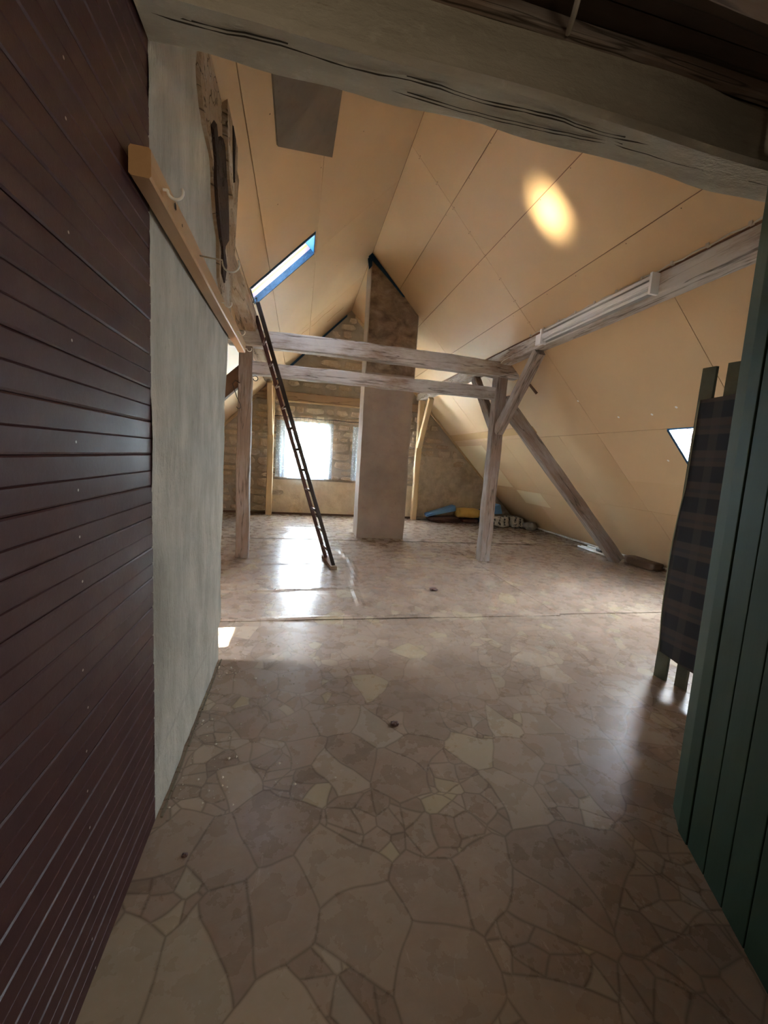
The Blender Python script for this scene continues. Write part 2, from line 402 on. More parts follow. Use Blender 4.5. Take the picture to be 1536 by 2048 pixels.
# floor slab, with the vinyl sheets on it
fb = MB().box(-4.2, -1.6, -.12, 6.4, 10.6, -.012)
floor = struct(fb.build('floor', M('floor_boards_below', (.2, .14, .1), .9)), 'attic floor covered with flagstone-print vinyl')
def sheet(x0, x1, y0, y1, fz, res=.05, parent=floor):
    nx = max(2, int((x1-x0)/res)); ny = max(2, int((y1-y0)/res)); xs = np.linspace(x0, x1, nx+1); ys = np.linspace(y0, y1, ny+1)
    b = MB()
    for yy in ys:
        for xx in xs: b.v.append((xx, yy, fz(xx, yy)))
    for j in range(ny):
        for i in range(nx):
            a = j*(nx+1)+i; b.f.append((a, a+1, a+nx+2, a+nx+1))
    e = len(b.v)  # rim, 3 mm down
    rim = [i for i in range(nx+1)] + [j*(nx+1)+nx for j in range(1, ny+1)] + [ny*(nx+1)+i for i in range(nx-1, -1, -1)] + [j*(nx+1) for j in range(ny-1, 0, -1)]
    for k in rim: v = b.v[k]; b.v.append((v[0], v[1], v[2]-.004))
    n = len(rim)
    for k in range(n): b.f.append((rim[k], e+k, e+(k+1) % n, rim[(k+1) % n]))
    return b.build('vinyl_sheet', m_vinyl, parent, smooth=False)
g = lambda t, c, s: math.exp(-((t-c)/s)**2)
def f1(x, y): return 0.0 + .0015*nz((x, y, 0), 2)
def f2(x, y):
    z = .001 + .002*nz((x, y, 0), 1.5, 2)
    z += (.011+.007*math.sin(x*2.1+.5)+.004*math.sin(x*7))*g(y, 3.6, .035)          # lifted front edge
    z += .009*g(y, 4.42+.05*math.sin(x*2.2), .035)*(x < 1.5)*1.0 + .006*g(y, 5.5+.04*math.sin(x*3), .03)*(x < 1.0)
    z += .008*g(x, .72+.06*math.sin(y*2.6), .03)*(3.9 < y < 6.4) + .004*g(y, 7.1, .04)
    return z
def f3(x, y): return .003 + .002*nz((x, y, 0), 1.5, 4) + .008*g(y, 7.1, .04) + .008*g(y, 8.3+.03*math.sin(x*2), .05)*(x < 1.05)+.006*g(y, 9.55, .04)*(x < 1)
def f4(x, y): return .0005 + .0015*nz((x, y, 0), 1.5, 5)+.005*g(y, 3.6, .03)
sheet(-4.0, 6.2, -1.5, 3.6, f1, .06); sheet(-3.9, 2.72, 3.57, 7.1, f2, .035); sheet(-3.9, 6.1, 7.12, 10.2, f3, .05); sheet(2.725, 6.1, 3.6, 7.11, f4, .05)

# skylight openings: (side, u0, u1, y0, y1) with u = |x-RX|
HOLES = {'R': [(2.89, 3.5, 3.25, 3.86)], 'L': [(2.855, 3.55, 2.89, 3.32), (1.0, 1.69, 4.92, 5.43)]}
ceiling = struct(empty('ceiling', (RX, 6, RZ)), 'steep pitched ceiling lined with tan fibreboard panels')
def roof_pt(side, u, y, off=0.0):
    s = 1 if side == 'R' else -1; k = off/math.hypot(1, SL)
    return (RX+s*(u+k*SL), y, RZ-SL*u+k*1.0)     # off = outward
def cut(rect, holes):
    out = [rect]
    for hu0, hu1, hy0, hy1 in holes:
        nxt = []
        for (a0, a1, b0, b1) in out:
            if hu1 <= a0 or hu0 >= a1 or hy1 <= b0 or hy0 >= b1: nxt.append((a0, a1, b0, b1)); continue
            if a0 < hu0: nxt.append((a0, hu0, b0, b1))
            if hu1 < a1: nxt.append((hu1, a1, b0, b1))
            c0, c1 = max(a0, hu0), min(a1, hu1)
            if b0 < hy0: nxt.append((c0, c1, b0, hy0))
            if hy1 < b1: nxt.append((c0, c1, hy1, b1))
        out = nxt
    return out
def slab(b, side, u0, u1, y0, y1, o0, o1):
    P = lambda u, y, o: roof_pt(side, u, y, o)
    return b.hexa([P(u0, y0, o0), P(u1, y0, o0), P(u1, y1, o0), P(u0, y1, o0), P(u0, y0, o1), P(u1, y0, o1), P(u1, y1, o1), P(u0, y1, o1)])
# outer shell (rafters and tiles together), leaving the windows open
for side in 'LR':
    b = MB()
    for rc in cut((-.1, 5.3, -1.7, 10.7), HOLES[side]): slab(b, side, *rc, .016, .2)
    o = b.build('roof_shell', m_tile, ceiling)
def panel(side, u0, u1, y0, y1, mat=m_panel, name='ceiling_panel', t=.012, gap=.005, o=0.0):
    for rc in cut((u0+gap/2, u1-gap/2, y0+gap/2, y1-gap/2), HOLES[side]):
        b = MB(); slab(b, side, *rc, o, o+t)
        c = roof_pt(side, (rc[0]+rc[1])/2, (rc[2]+rc[3])/2)
        b.build(name, mat, ceiling, T3(*c))
# right, above the purlin
for u0, u1, ys in ((.0, .51, (1.55, 4.85, 7.3, 10.2)), (.51, .98, (1.55, 4.85, 7.35, 10.2)), (.98, 1.5, (1.55, 4.85, 7.35, 10.2)), (1.5, 1.76, (1.55, 4.85, 7.35, 10.2))):
    for a, c in zip(ys, ys[1:]): panel('R', u0, u1, a, c)
# right, below the purlin
for u0, u1, ys in ((1.93, 2.89, (1.55, 3.05, 4.9, 6.6, 8.4, 10.2)), (2.89, 3.92, (1.55, 3.05, 4.95, 5.8, 7.65, 8.7, 10.2)), (3.92, 4.93, (1.55, 3.05, 4.9, 6.8, 8.1, 10.2))):
    for a, c in zip(ys, ys[1:]):
        panel('R', u0, u1, a, c, m_panel)
# pale patch panels on the lower right slope
def skewpatch(name, pts, mat, t=.006):
    b = MB(); b.prism(pts, Vector((-1, 0, -1)).normalized()*t if pts[0][0] > RX else Vector((1, 0, -1)).normalized()*t)
    c = sum((Vector(p) for p in pts), Vector())/len(pts)
    return b.build(name, mat, ceiling, T3(*c))
P = roof_pt
skewpatch('patch_panel', [P('R', 3.93, 7.7), P('R', 4.22, 7.7), P('R', 4.22, 8.68), P('R', 3.93, 8.68)], m_panelnew)
skewpatch('patch_panel', [P('R', 2.98, 8.75), P('R', 3.88, 8.75), P('R', 3.9, 10.18), P('R', 2.98, 10.18)], m_panelnew, .004)
skewpatch('rail_strip', [P('R', 2.72, 6.3), P('R', 2.82, 6.3), P('R', 2.85, 10.18), P('R', 2.72, 10.18)], M('rusty_lath', (.55, .36, .17), .7), .012)
# left slope
for u0, u1, ys in ((.0, .98, (1.55, 5.44, 8.2, 10.2)), (.98, 1.48, (1.55, 5.44, 8.2, 10.2)), (1.48, 1.7, (1.55, 5.44, 8.2, 10.2)), (1.7, 2.9, (1.55, 3.5, 5.44, 8.2, 10.2)), (2.9, 3.9, (1.55, 5.0, 7.6, 10.2)), (3.9, 4.9, (1.55, 5.0, 7.6, 10.2))):
    for a, c in zip(ys, ys[1:]): panel('L', u0, u1, a, c)
skewpatch('patch_board', [(-.235, 2.5, zr(-.235)), (.2, 2.85, zr(.2)), (.17, 3.86, zr(.17)), (-.235, 3.24, zr(-.235))], m_patchboard, .016)
# water stains run down from the panel joint
for y0, u0, u1, wd in ((8.55, .5, .95, .02), (9.25, .28, .62, .022), (8.5, 1.0, 1.2, .02)):
    b = MB(); pts = []
    for k in range(8): pts.append(P('L', u0+(u1-u0)*k/7, y0+.03*math.sin(k*1.3)+wd*(.5+.5*random.random()), -.0015))
    for k in range(7, -1, -1): pts.append(P('L', u0+(u1-u0)*k/7, y0+.03*math.sin(k*1.3)-wd*(.5+.5*random.random()), -.0015))
    b.quad(*pts); stuff(b.build('water_stain', m_stain, ceiling))
# nail heads and small screws in the panels
nb = MB()
def dot(b, c, nrm, rad):
    c = Vector(c); nrm = Vector(nrm).normalized(); u = nrm.orthogonal().normalized(); v = nrm.cross(u)
    k0 = len(b.v)
    for k in range(6):
        a = k*math.pi/3; b.v.append(tuple(c+nrm*.002+(u*math.cos(a)+v*math.sin(a))*rad))
    b.f.append(tuple(range(k0, k0+6)))
for y in (4.83, 4.87):
    for u in np.arange(.1, 1.72, .22): dot(nb, P('R', u, y), (-1, 0, -1), .006)
for u in (.97, .5, 1.5):
    for y in np.arange(2, 7.2, .6): dot(nb, P('R', u+.02, y+random.uniform(-.1, .1)), (-1, 0, -1), .005)
for y in (2.95, 3.9, 5.4, 6.5):
    for u in np.arange(.3, 1.7, .35): dot(nb, P('L', u, y), (1, 0, -1), .006)
stuff(nb.build('nail_heads', m_nailbrown if 'm_nailbrown' in globals() else M('rusty_nail', (.12, .07, .04), .8), ceiling))
sb = MB()
for u, y in ((2.73, 4.41), (2.74, 3.93), (3.22, 4.09), (2.7, 3.6), (2.5, 4.9)): dot(sb, P('R', u, y), (-1, 0, -1), .016)
stuff(sb.build('screw_washers', m_white, ceiling))

# gable wall ------------------------------------------------------------
W1 = (-.28, .62, .9, 2.16); W2 = (1.56, 2.46, .9, 2.16)
gw = MB()
def wall_strip(x0, x1, z0, z1, y0=YB+.025, y1=YB+.45):
    xs = sorted([x0, x1] + ([RX] if x0 < RX < x1 else []))
    for a, c in zip(xs, xs[1:]):
        t0 = min(z1, zr(a)+.1); t1 = min(z1, zr(c)+.1)
        if t0 <= z0 and t1 <= z0: continue
        gw.hexa([(a, y0, z0), (c, y0, z0), (c, y1, z0), (a, y1, z0), (a, y0, max(t0, z0)), (c, y0, max(t1, z0)), (c, y1, max(t1, z0)), (a, y1, max(t0, z0))])
wall_strip(-3.95, W1[0], 0, 9); wall_strip(W1[1], W2[0], 0, 9); wall_strip(W2[1], 6.1, 0, 9)
for W in (W1, W2): wall_strip(W[0], W[1], 0, W[2]); wall_strip(W[0], W[1], W[3], 9)
wall_back = struct(gw.build('wall_back', m_mortar), 'rough stone gable wall with two curtained windows')
def stone(x0, x1, z0, z1, yf, seed, mat=m_stone):
    """one rubble stone: a faceted block with a domed, chipped face"""
    cx, cz = (x0+x1)/2, (z0+z1)/2; hx, hz = (x1-x0)/2, (z1-z0)/2; b = MB(); rn = random.Random(seed); n = 9
    ring = []
    for k in range(n):
        a = 2*math.pi*(k+.5*rn.random())/n; c, s_ = math.cos(a), math.sin(a)
        q = 1/max(abs(c), abs(s_))*.93; q = min(q, 1.22)
        ring.append((hx*c*q*(1-.12*rn.random()), hz*s_*q*(1-.12*rn.random())))
    for dep, k in ((.09, 1.0), (.02, 1.0), (0.0, .8)):
        for (px, pz) in ring: b.v.append((px*k, yf-YB+dep+(.012*(rn.random()-.5) if dep < .05 else 0), pz*k))
    for j in range(2):
        for k in range(n): b.f.append((j*n+k, j*n+(k+1) % n, (j+1)*n+(k+1) % n, (j+1)*n+k))
    b.v.append((hx*.2*(rn.random()-.5), yf-YB-.008*rn.random(), hz*.2*(rn.random()-.5)))
    for k in range(n): b.f.append((2*n+k, 2*n+(k+1) % n, 3*n))
    return b, (cx, YB, cz)
rest = MB(); cnt = 0; z = .03; row = 0
rn = random.Random(3)
while z < 4.75:
    h = rn.uniform(.12, .28); x = -3.6+rn.random()*.3
    while x < 5.8:
        wd = rn.uniform(.16, .6); x1 = x+wd; zt = z+h
        inside = min(zr(x), zr(x1)) > zt-.03
        hitw = any(x < W[1]+.02 and x1 > W[0]-.02 and z < W[3]+.02 and zt > W[2]-.02 for W in (W1, W2))
        if hitw:   # trim at the reveal
            for W in (W1, W2):
                if x < W[0]-.08 and x1 > W[0]-.02: x1 = W[0]-.02; hitw = False
            if hitw:
                for W in (W1, W2):
                    if x < W[1] and x1 > W[1]+.1 and x > W[0]: hitw = False; xx = W[1]+.02; break
                if not hitw: x = xx
        plastered = (z < .82 and -.65 < x < 2.9) or (x > 3.0 and zt < 1.55) or (2.66 < z+h/2 < 2.96 and -.7 < x < 2.9)
        if inside and not hitw and not plastered and x1-x > .07:
            bb, c = stone(x+.010, x1-.010, z+.009, zt-.009, YB-.0+rn.uniform(-.06, .03), cnt+row)
            vis = -1.9 < x < 4.4 and not (1.3 < x and x1 < 2.6 and z < 2.6)
            if vis and cnt < 290:
                bb.v = [(v[0], v[1]-0, v[2]) for v in bb.v]
                o = bb.build('stone', m_stone); o.location = c; put(o, wall_back); cnt += 1
            else:
                k0 = len(rest.v); rest.v += [(v[0]+c[0], v[1]+c[1], v[2]+c[2]) for v in bb.v]; rest.f += [tuple(i+k0 for i in q) for q in bb.f]
        x = x1
    z += h; row += 1
stuff(rest.build('hidden_stones', m_stone, wall_back))
# plaster coat on the parapet below the windows and on the right-hand side of the gable
def rough_panel(name, poly_f, x0, x1, z0, z1, y, mat, parent, amp=.02, res=.06, seed=3):
    nx = int((x1-x0)/res); nzz = int((z1-z0)/res); b = MB()
    for j in range(nzz+1):
        for i in range(nx+1):
            X = x0+(x1-x0)*i/nx; Z = z0+(z1-z0)*j/nzz
            if poly_f: X, Z = poly_f(X, Z)
            b.v.append((X, y+amp*nz((X, Z, 0), 2.5, seed)+amp*.5*nz((X, Z, 1), 9, seed), Z))
    for j in range(nzz):
        for i in range(nx):
            a = j*(nx+1)+i; b.f.append((a, a+1, a+nx+2, a+nx+1))
    return b.build(name, mat, parent)
rough_panel('parapet_plaster', None, -.66, 3.0, 0, .84, YB-.02, m_gplaster, wall_back, .018)
def m_rightpl():
    m = mat_plaster('mottled_grey_plaster', (.62, .52, .4), (.46, .38, .29), (.18, .14, .1), bump=1, scale=6, dark=.7); t = NT(m)
    return m
def rp(X, Z):
    zt = min(1.62, zr(X)-.02); return X, Z/1.6*zt
rough_panel('right_plaster', rp, 2.98, 5.75, 0, 1.6, YB-.02, m_rightpl(), wall_back, .03, .05)
# timber ties laid against the gable
g1 = timber('wall_plate_timber', (-3.0+1.1, YB-.06, 2.81), (4.0-1.1, YB-.06, 2.81), .1, .2, mat_wood('gable_timber', (.42, .29, .18), (.34, .22, .13), None, bump=.3), side=(0, 1, 0), seed=9, jit=.01)
put(g1, wall_back)
MB().box(-.66, YB-.14, 2.685, 1.6, YB-.01, 2.71).build('ledge_lath', m_pine, wall_back)
b = MB(); b.prism([(-.75, YB-.05, zr(-.75)-.02), (-.6, YB-.05, zr(-.6)-.02), (RX-.1, YB-.05, zr(RX-.1)-.02), (RX-.1, YB-.05, zr(RX-.1)-.07), (-.75, YB-.05, zr(-.75)-.1)], (0, .02, 0)); b.build('foil_edge', m_foil, wall_back)
b = MB(); b.prism([(-1.9, YB-.06, zr(-1.9)-.02), (-.76, YB-.06, zr(-.76)-.02), (-.76, YB-.06, zr(-.76)-.1), (-1.9, YB-.06, zr(-1.9)-.1)], (0, .05, 0)); b.build('verge_batten', m_pine, wall_back)
b = MB(); b.prism([(RX+.1, YB-.06, zr(RX+.1)-.01), (5.1, YB-.06, zr(5.1)-.01), (5.1, YB-.06, zr(5.1)-.07), (RX+.1, YB-.06, zr(RX+.1)-.07)], (0, .05, 0)); b.build('verge_batten', m_pine, wall_back)

# windows in the gable --------------------------------------------------
def window(n, W):
    x0, x1, z0, z1 = W; y = YB+.3; fr = .05
    b = MB()
    b.box(x0, y, z0, x1, y+.06, z0+fr).box(x0, y, z1-fr, x1, y+.06, z1).box(x0, y, z0+fr, x0+fr, y+.06, z1-fr).box(x1-fr, y, z0+fr, x1, y+.06, z1-fr)
    o = struct(b.build('window_%d' % n, m_frame))
    xm = (x0+x1)/2
    for a, c in ((x0+fr, xm-.002), (xm+.002, x1-fr)):
        s = MB(); t = .045; s.box(a, y-.01, z0+fr, c, y+.04, z0+fr+t).box(a, y-.01, z1-fr-t, c, y+.04, z1-fr).box(a, y-.01, z0+fr+t, a+t, y+.04, z1-fr-t).box(c-t, y-.01, z0+fr+t, c, y+.04, z1-fr-t)
        q = s.build('sash', m_frame, o)
        MB().box(a+t, y+.012, z0+fr+t, c-t, y+.018, z1-fr-t).build('pane', m_glass, q)
    MB().box(x0-.0, YB-.02, z0-.03, x1+.0, YB+.3, z0).build('window_sill', m_frame, o)
    portal('daylight', (xm, YB+.42, (z0+z1)/2), (0, -1, 0), x1-x0, z1-z0, 'Z')
    return o
window(1, W1); window(2, W2)
# curtains
def curtain(x0, x1, z0, z1, label, y=YB-.1, opening=None):
    nx = int((x1-x0)/.012); b = MB(); rows = 14
    for j in range(rows+1):
        v = j/rows; Z = z1+(z0-z1)*v
        for i in range(nx+1):
            X = x0+(x1-x0)*i/nx; amp = .012+.02*v
            zz = Z - (.02*abs(math.sin((X-x0)*math.pi/.1)) if j == 0 else 0)
            b.v.append((X, y+amp*math.sin(X*46+2*math.sin(X*5)), zz))
    for j in range(rows):
        for i in range(nx):
            a = j*(nx+1)+i; b.f.append((a, a+1, a+nx+2, a+nx+1))
    return tag(b.build('lace_curtain', m_lace, smooth=True), label, 'curtain', 'lace curtains on the gable wall')
curtain(-.56, .79, .9, 2.26, 'white lace curtain over the gable window left of the chimney, behind the ladder')
curtain(1.27, 2.66, .9, 2.24, 'white lace curtain mostly hidden behind the chimney')
b = MB(); pts = [(-.62+i*(2.04/20), YB-.1, 2.335+.008*math.sin(i)) for i in range(21)]; b.tube(pts, .008, 6)
rod = tag(b.build('curtain_wire', m_black), 'thin dark curtain wire strung above the lace curtain on the gable wall', 'curtain rod')
for k in range(14):
    X = -.5+k*.098; MB().tube([(X, YB-.1, 2.33), (X, YB-.1, 2.262)], .0035, 4).build('curtain_loop', m_black, rod)

# side walls -------------------------------------------------------------
def plaster_wall():
    b = MB(); ny, nzz = 34, 70
    for j in range(nzz+1):
        Z = 3.42*j/nzz
        ye = 2.895 + .05*max(0, Z-.8) + .10*max(0, Z-1.7) + .06*max(0, Z-2.6) + .012*nz((0, 0, Z), 4, 3)
        for i in range(ny+1):
            Y = 1.545+(ye-1.545)*i/ny
            X = -.5 + .008*nz((0, Y, Z), 3, 1) + .004*nz((0, Y, Z), 14, 2) + (-.012 if Z < .25 else 0)
            if i == 0: X -= 0
            b.v.append((X, Y, min(Z, zr(-.5)+.02)))
    for j in range(nzz):
        for i in range(ny):
            a = j*(ny+1)+i; b.f.append((a, a+1, a+ny+2, a+ny+1))
    # end face and back
    n0 = len(b.v)
    for j in range(nzz+1):
        v = b.v[j*(ny+1)+ny]; b.v.append((-.66, v[1]-.01, v[2]))
    for j in range(nzz+1):
        v = b.v[j*(ny+1)]; b.v.append((-.66, v[1], v[2]))
    for j in range(nzz):
        a = j*(ny+1)+ny; b.f.append((a, n0+j, n0+j+1, a+ny+1))
        m = n0+nzz+1+j; b.f.append((n0+j, m, m+1, n0+j+1))
    return b.build('wall_left', m_lplaster)
wall_left = struct(plaster_wall(), 'rough grey plastered wall stub beside the red boards')
# exposed old timber at the top end of that wall
def rough_blob(name, pts, x_out, mat, parent, seed=1, thick=.03):
    """irregular outline in the YZ plane standing proud of the wall"""
    c = Vector((0, sum(p[0] for p in pts)/len(pts), sum(p[1] for p in pts)/len(pts))); b = MB(); n = len(pts)
    b.v += [(x_out-thick, p[0], p[1]) for p in pts]
    b.v += [(x_out+.006*nz((0, p[0], p[1]), 8, seed), c.y+(p[0]-c.y)*.93, c.z+(p[1]-c.z)*.96) for p in pts]
    for k in range(n): b.f.append((k, (k+1) % n, n+(k+1) % n, n+k))
    b.f.append(tuple(n+k for k in range(n)))
    return b.build(name, mat, parent, T3(x_out, c.y, c.z))
rough_blob('exposed_timber', [(2.14, 3.42), (2.12, 3.1), (2.22, 2.98), (2.4, 2.95), (2.5, 2.75), (2.6, 2.66), (2.62, 2.45), (2.8, 2.3), (3.02, 2.28), (3.1, 2.6), (3.22, 2.9), (3.3, 3.3), (3.34, 3.42)], -.484, m_rawwood, wall_left)
rough_blob('rotten_gash', [(2.36, 3.06), (2.44, 3.14), (2.5, 3.1), (2.62, 3.19), (2.7, 3.2), (2.8, 3.12), (2.85, 2.9), (2.86, 2.76), (2.76, 2.68), (2.7, 2.55), (2.66, 2.64), (2.6, 2.66), (2.52, 2.73), (2.44, 2.88), (2.45, 2.96)], -.473, m_rotten, wall_left, 2, .012)
rough_blob('rotten_gash', [(2.66, 2.5), (2.75, 2.48), (2.8, 2.6), (2.74, 2.66), (2.67, 2.64)], -.474, m_rotten, wall_left, 3, .012)
rough_blob('torn_timber_edge', [(2.62, 3.40), (2.66, 3.2), (2.75, 3.05), (2.86, 3.0), (2.95, 3.08), (3.0, 3.2), (3.02, 3.40)], -.455, m_rawwood, wall_left, 5, .035)
rough_blob('rotten_splinter', [(2.8, 3.38), (2.83, 3.2), (2.86, 3.1), (2.89, 3.12), (2.9, 3.25), (2.91, 3.38)], -.449, m_rotten, wall_left, 6, .01)

# red boarding on the wall nearest the camera
wall_red = struct(MB().box(-.62, -1.5, 0, -.515, 1.545, 2.95).build('wall_left_front', M('red_backing', (.04, .01, .01), .8)), 'wall of glossy dark red tongue and groove boards')
prof = [(0, 0), (.0105, .0), (.0135, .005), (.0135, .0495), (.0105, .052), (.0135, .0545), (.0135, .1045), (.0105, .1085), (0, .109)]
pm = MB()
for y in (-1.5, 1.55): pm.v += [(a, y, c) for a, c in prof]
n = len(prof)
for k in range(n-1): pm.f.append((k, k+1, n+k+1, n+k))
pm.f.append(tuple(range(n))); pm.f.append(tuple(range(n, 2*n))[::-1])
zb = .034
first = None
while zb < 2.95:
    if first is None:
        first = pm.build('board', m_red); o = first
    else: o = bpy.data.objects.new('board', first.data); C.objects.link(o)
    o.location = (-.513+random.uniform(-.001, .001), 0, zb); put(o, wall_red)
    for yy in (1.06, .55):
        if random.random() < .8 and (first is not None):
            m_ = MB(); dot(m_, (-.499+.0005, yy+random.uniform(-.01, .01), zb+.028), (1, 0, 0), .0035); q = m_.build('nail_head', m_nail, o)
    zb += .11

# green plank partition on the right -------------------------------------
wall_right = struct(empty('wall_right', (1.74, 1.35, 0)), 'partition of dark green painted planks')
dirg = Vector((-.423, -.906, 0)); nrm = Vector((-.906, .423, 0))
def gplank(t0, t1, off0=0, th=.02, ztop=2.86, mat=m_green, name='plank'):
    A = Vector((1.735, 1.344, 0)); lean = Vector((-.066, 0, 0))
    b = MB(); p = [A+dirg*t0+nrm*off0, A+dirg*t1+nrm*off0, A+dirg*t1+nrm*(off0-th), A+dirg*t0+nrm*(off0-th)]
    tp = [q+lean*(ztop/2.5)+Vector((0, 0, ztop)) for q in p]
    b.hexa([q for q in p]+tp)
    o = b.build(name, mat, wall_right, T3(*p[0]), bevel=.003); return o
# corner board faces the room, darker because it turns away from the light
b = MB(); A = Vector((1.735, 1.344, 0)); lean = Vector((-.066, 0, 0)); zt = 2.7
e0 = A+Vector((0, 0, 0)); e1 = A+dirg*.125+nrm*.03; e2 = e1+Vector((.12, .02, 0)); e3 = A+Vector((.14, .0, 0))
b.hexa([e0, e1, e2, e3]+[q+lean*(zt/2.5)+Vector((0, 0, zt)) for q in (e0, e1, e2, e3)]); b.build('corner_board', m_green, wall_right, T3(*e0), bevel=.004)
t = .128
for k, wd in enumerate((.075, .125, .12, .125, .12, .125, .12, .125, .12, .125, .12, .125, .12, .125, .12, .125, .12, .125)):
    gplank(t+.002, t+wd-.003, off0=.03 if k else .034); t += wd
gplank(.1, t, off0=.008, th=.03, name='backing')

# partition at the doorway line closing off the attic, hallway ceiling and back
pw = MB(); pw.box(2.04, 1.40, 0, 6.2, 1.5, 3.3)
pw.hexa([(-.7, 1.42, 2.9), (2.9, 1.42, 2.9), (2.9, 1.5, 2.9), (-.7, 1.5, 2.9), (-.7, 1.42, 3.2), (2.9, 1.42, 3.2), (2.9, 1.5, 3.2), (-.7, 1.5, 3.2)])
pw.prism([(-.8, 1.42, 3.1), (3.0, 1.42, 3.1), (RX, 1.42, RZ)], (0, .08, 0))
pw.box(-4.0, 1.40, 0, -.62, 1.5, 3.3)
struct(pw.build('wall_front', m_partition), 'partition closing the attic beside the doorway')
hb = MB(); hb.box(-.8, -1.7, 0, 2.7, -1.55, 3.0); hb.box(2.6, -1.55, 0, 2.7, 1.40, 3.0); struct(hb.build('wall_hall', m_partition), 'end wall of the hallway behind the viewer')
hc = empty('ceiling_hall', (.6, 0, 2.95)); struct(hc, 'dark brown boarded hallway ceiling')
yy = -1.6
while yy < 1.4:
    MB().box(-.62, yy+.002, 2.93, 2.6, min(yy+.16, 1.42)-.002, 2.955).build('ceiling_board', m_dark_board, hc, T3(-.6, yy, 2.93)); yy += .16
MB().box(-.7, -1.7, 2.96, 2.7, 1.42, 3.0).build('backing', m_dark_board, hc)

# ------------------------------------------------------------------ header beam over the doorway
hbm = timber('header_beam', (-.49, 1.465, 2.80), (2.6, 1.465, 2.80), .175, .2, m_bigbeam, side=(0, 1, 0), ch=.016, jit=.01, seed=4, step=.06)
tag(hbm, 'big cracked whitewashed timber beam crossing above the doorway', 'beam')
def crack(pts, wd, parent, name='crack', mat=None):
    b = MB(); L = []; Rr = []
    for k, p in enumerate(pts):
        q = wd*(.3+.7*random.random())*(1 if 0 < k < len(pts)-1 else .1); L.append((p[0], p[1]-q/2, p[2])); Rr.append((p[0], p[1]+q/2, p[2]))
    for k in range(len(pts)-1): b.quad(L[k], L[k+1], Rr[k+1], Rr[k])
    b2 = MB(); b2.v = b.v + [(v[0], v[1], v[2]+.01) for v in b.v]; n = len(b.v); b2.f = b.f + [tuple(i+n for i in q) for q in b.f]
    return stuff(b2.build(name, mat or m_crack, parent))
m_crack = M('crack_dark', (.03, .022, .012), 1)
crack([(-.45+i*.05, 1.425+.006*math.sin(i*.7)+.004*nz((i, 0, 0), .9), 2.6905) for i in range(34)], .007, hbm)
crack([(.25+i*.05, 1.47+.012*math.sin(i*.25)+.004*nz((i, 3, 0), .9), 2.6905) for i in range(17)], .006, hbm)
crack([(1.08+i*.05, 1.455+.01*math.sin(i*.2)+.004*nz((i, 5, 0), .9), 2.6905) for i in range(16)], .005, hbm)
tl = timber('trim_lath', (-.48, 1.365, 2.905), (2.5, 1.365, 2.905), .035, .045, m_limed_dark, side=(0, 1, 0), ch=.004, jit=.003, seed=5)
tag(tl, 'narrow pale lath along the top near edge of the header beam', 'lath')
nb2 = timber('ceiling_joist', (-.48, .98, 2.87), (2.4, .98, 2.87), .26, .12, m_limed_dark, side=(0, 1, 0), seed=6)
tag(nb2, 'grey ceiling joist at the top right corner, nearest the camera', 'beam')
b = MB(); b.tube([(.788, 1.35, 2.883), (.76, 1.28, 2.86), (.715, 1.18, 2.83), (.69, 1.115, 2.82)], .0085, 8)
tag(b.build('loose_lath', m_cable), 'pale thin stick poking out above the header beam', 'stick')

# ------------------------------------------------------------------ timber frame
def post(x, y, w, h, top, mat, label, seed, grp='posts of the roof frame'):
    o = timber('post', (x, y, 0), (x, y, top), w, h, mat, side=(1, 0, 0), seed=seed, jit=.008); return tag(o, label, 'post', grp)
pL = post(-.74, 5.87, .175, .17, 3.0, m_limed_dark, 'front left weathered post, beside the plaster wall, carrying the two tie beams', 11)
pR = post(2.93, 5.86, .175, .17, 2.985, m_limed_dark, 'front right post with a knee brace toward the camera', 12)
post(-.67, 9.93, .14, .14, 2.98, m_pine, 'pale new post standing left of the curtained window', 13)
post(2.92, 9.93, .13, .14, 2.98, m_pine, 'pale new post against the gable right of the chimney', 14)
t1 = timber('tie_beam', (-.95, 5.82, 2.955), (3.16, 5.82, 2.915), .16, .215, m_limed, side=(0, 1, 0), seed=21, jit=.012, ch=.014)
tag(t1, 'upper of the two whitewashed tie beams across the attic', 'beam', 'tie beams between the front posts')
t2 = timber('tie_beam', (-.66, 5.86, 2.575), (2.85, 5.86, 2.585), .13, .17, m_limed, side=(0, 1, 0), seed=22, jit=.012, ch=.012)
tag(t2, 'lower of the two whitewashed tie beams across the attic', 'beam', 'tie beams between the front posts')
# dark flaking patch on the upper beam
pr = timber('purlin', (2.935, 1.56, 3.075), (2.935, 10.18, 3.075), .17, .17, m_limed, side=(1, 0, 0), seed=23, jit=.006, ch=.008)
tag(pr, 'long pale purlin along the right roof slope carrying the strip light', 'beam', 'purlins')
pl = timber('purlin', (-.70, 3.3, 3.12), (-.70, 10.18, 3.10), .19, .19, m_rawwood, side=(1, 0, 0), seed=24, jit=.02, ch=.02)
tag(pl, 'rough bare purlin along the left roof slope running to the front left post', 'beam', 'purlins')
def brace(p0, p1, w, mat, label, seed, side=(1, 0, 0), h=None):
    o = timber('brace', p0, p1, w, h or w, mat, side=side, seed=seed, jit=.005); return tag(o, label, 'brace', 'knee braces and struts')
brace((2.93, 5.78, 2.02), (2.93, 4.86, 2.97), .12, m_limed_dark, 'knee brace rising toward the camera from the front right post to the purlin', 41, h=.15)
brace((2.93, 5.95, 2.1), (2.93, 6.8, 2.97), .12, m_limed_dark, 'knee brace behind the front right post rising away from the camera', 42, h=.14)
brace((3.0, 5.86, 2.50), (5.42, 5.84, .03), .15, m_limed_dark, 'long diagonal strut from the front right post down to the floor under the slope', 43, side=(0, 1, 0), h=.2)
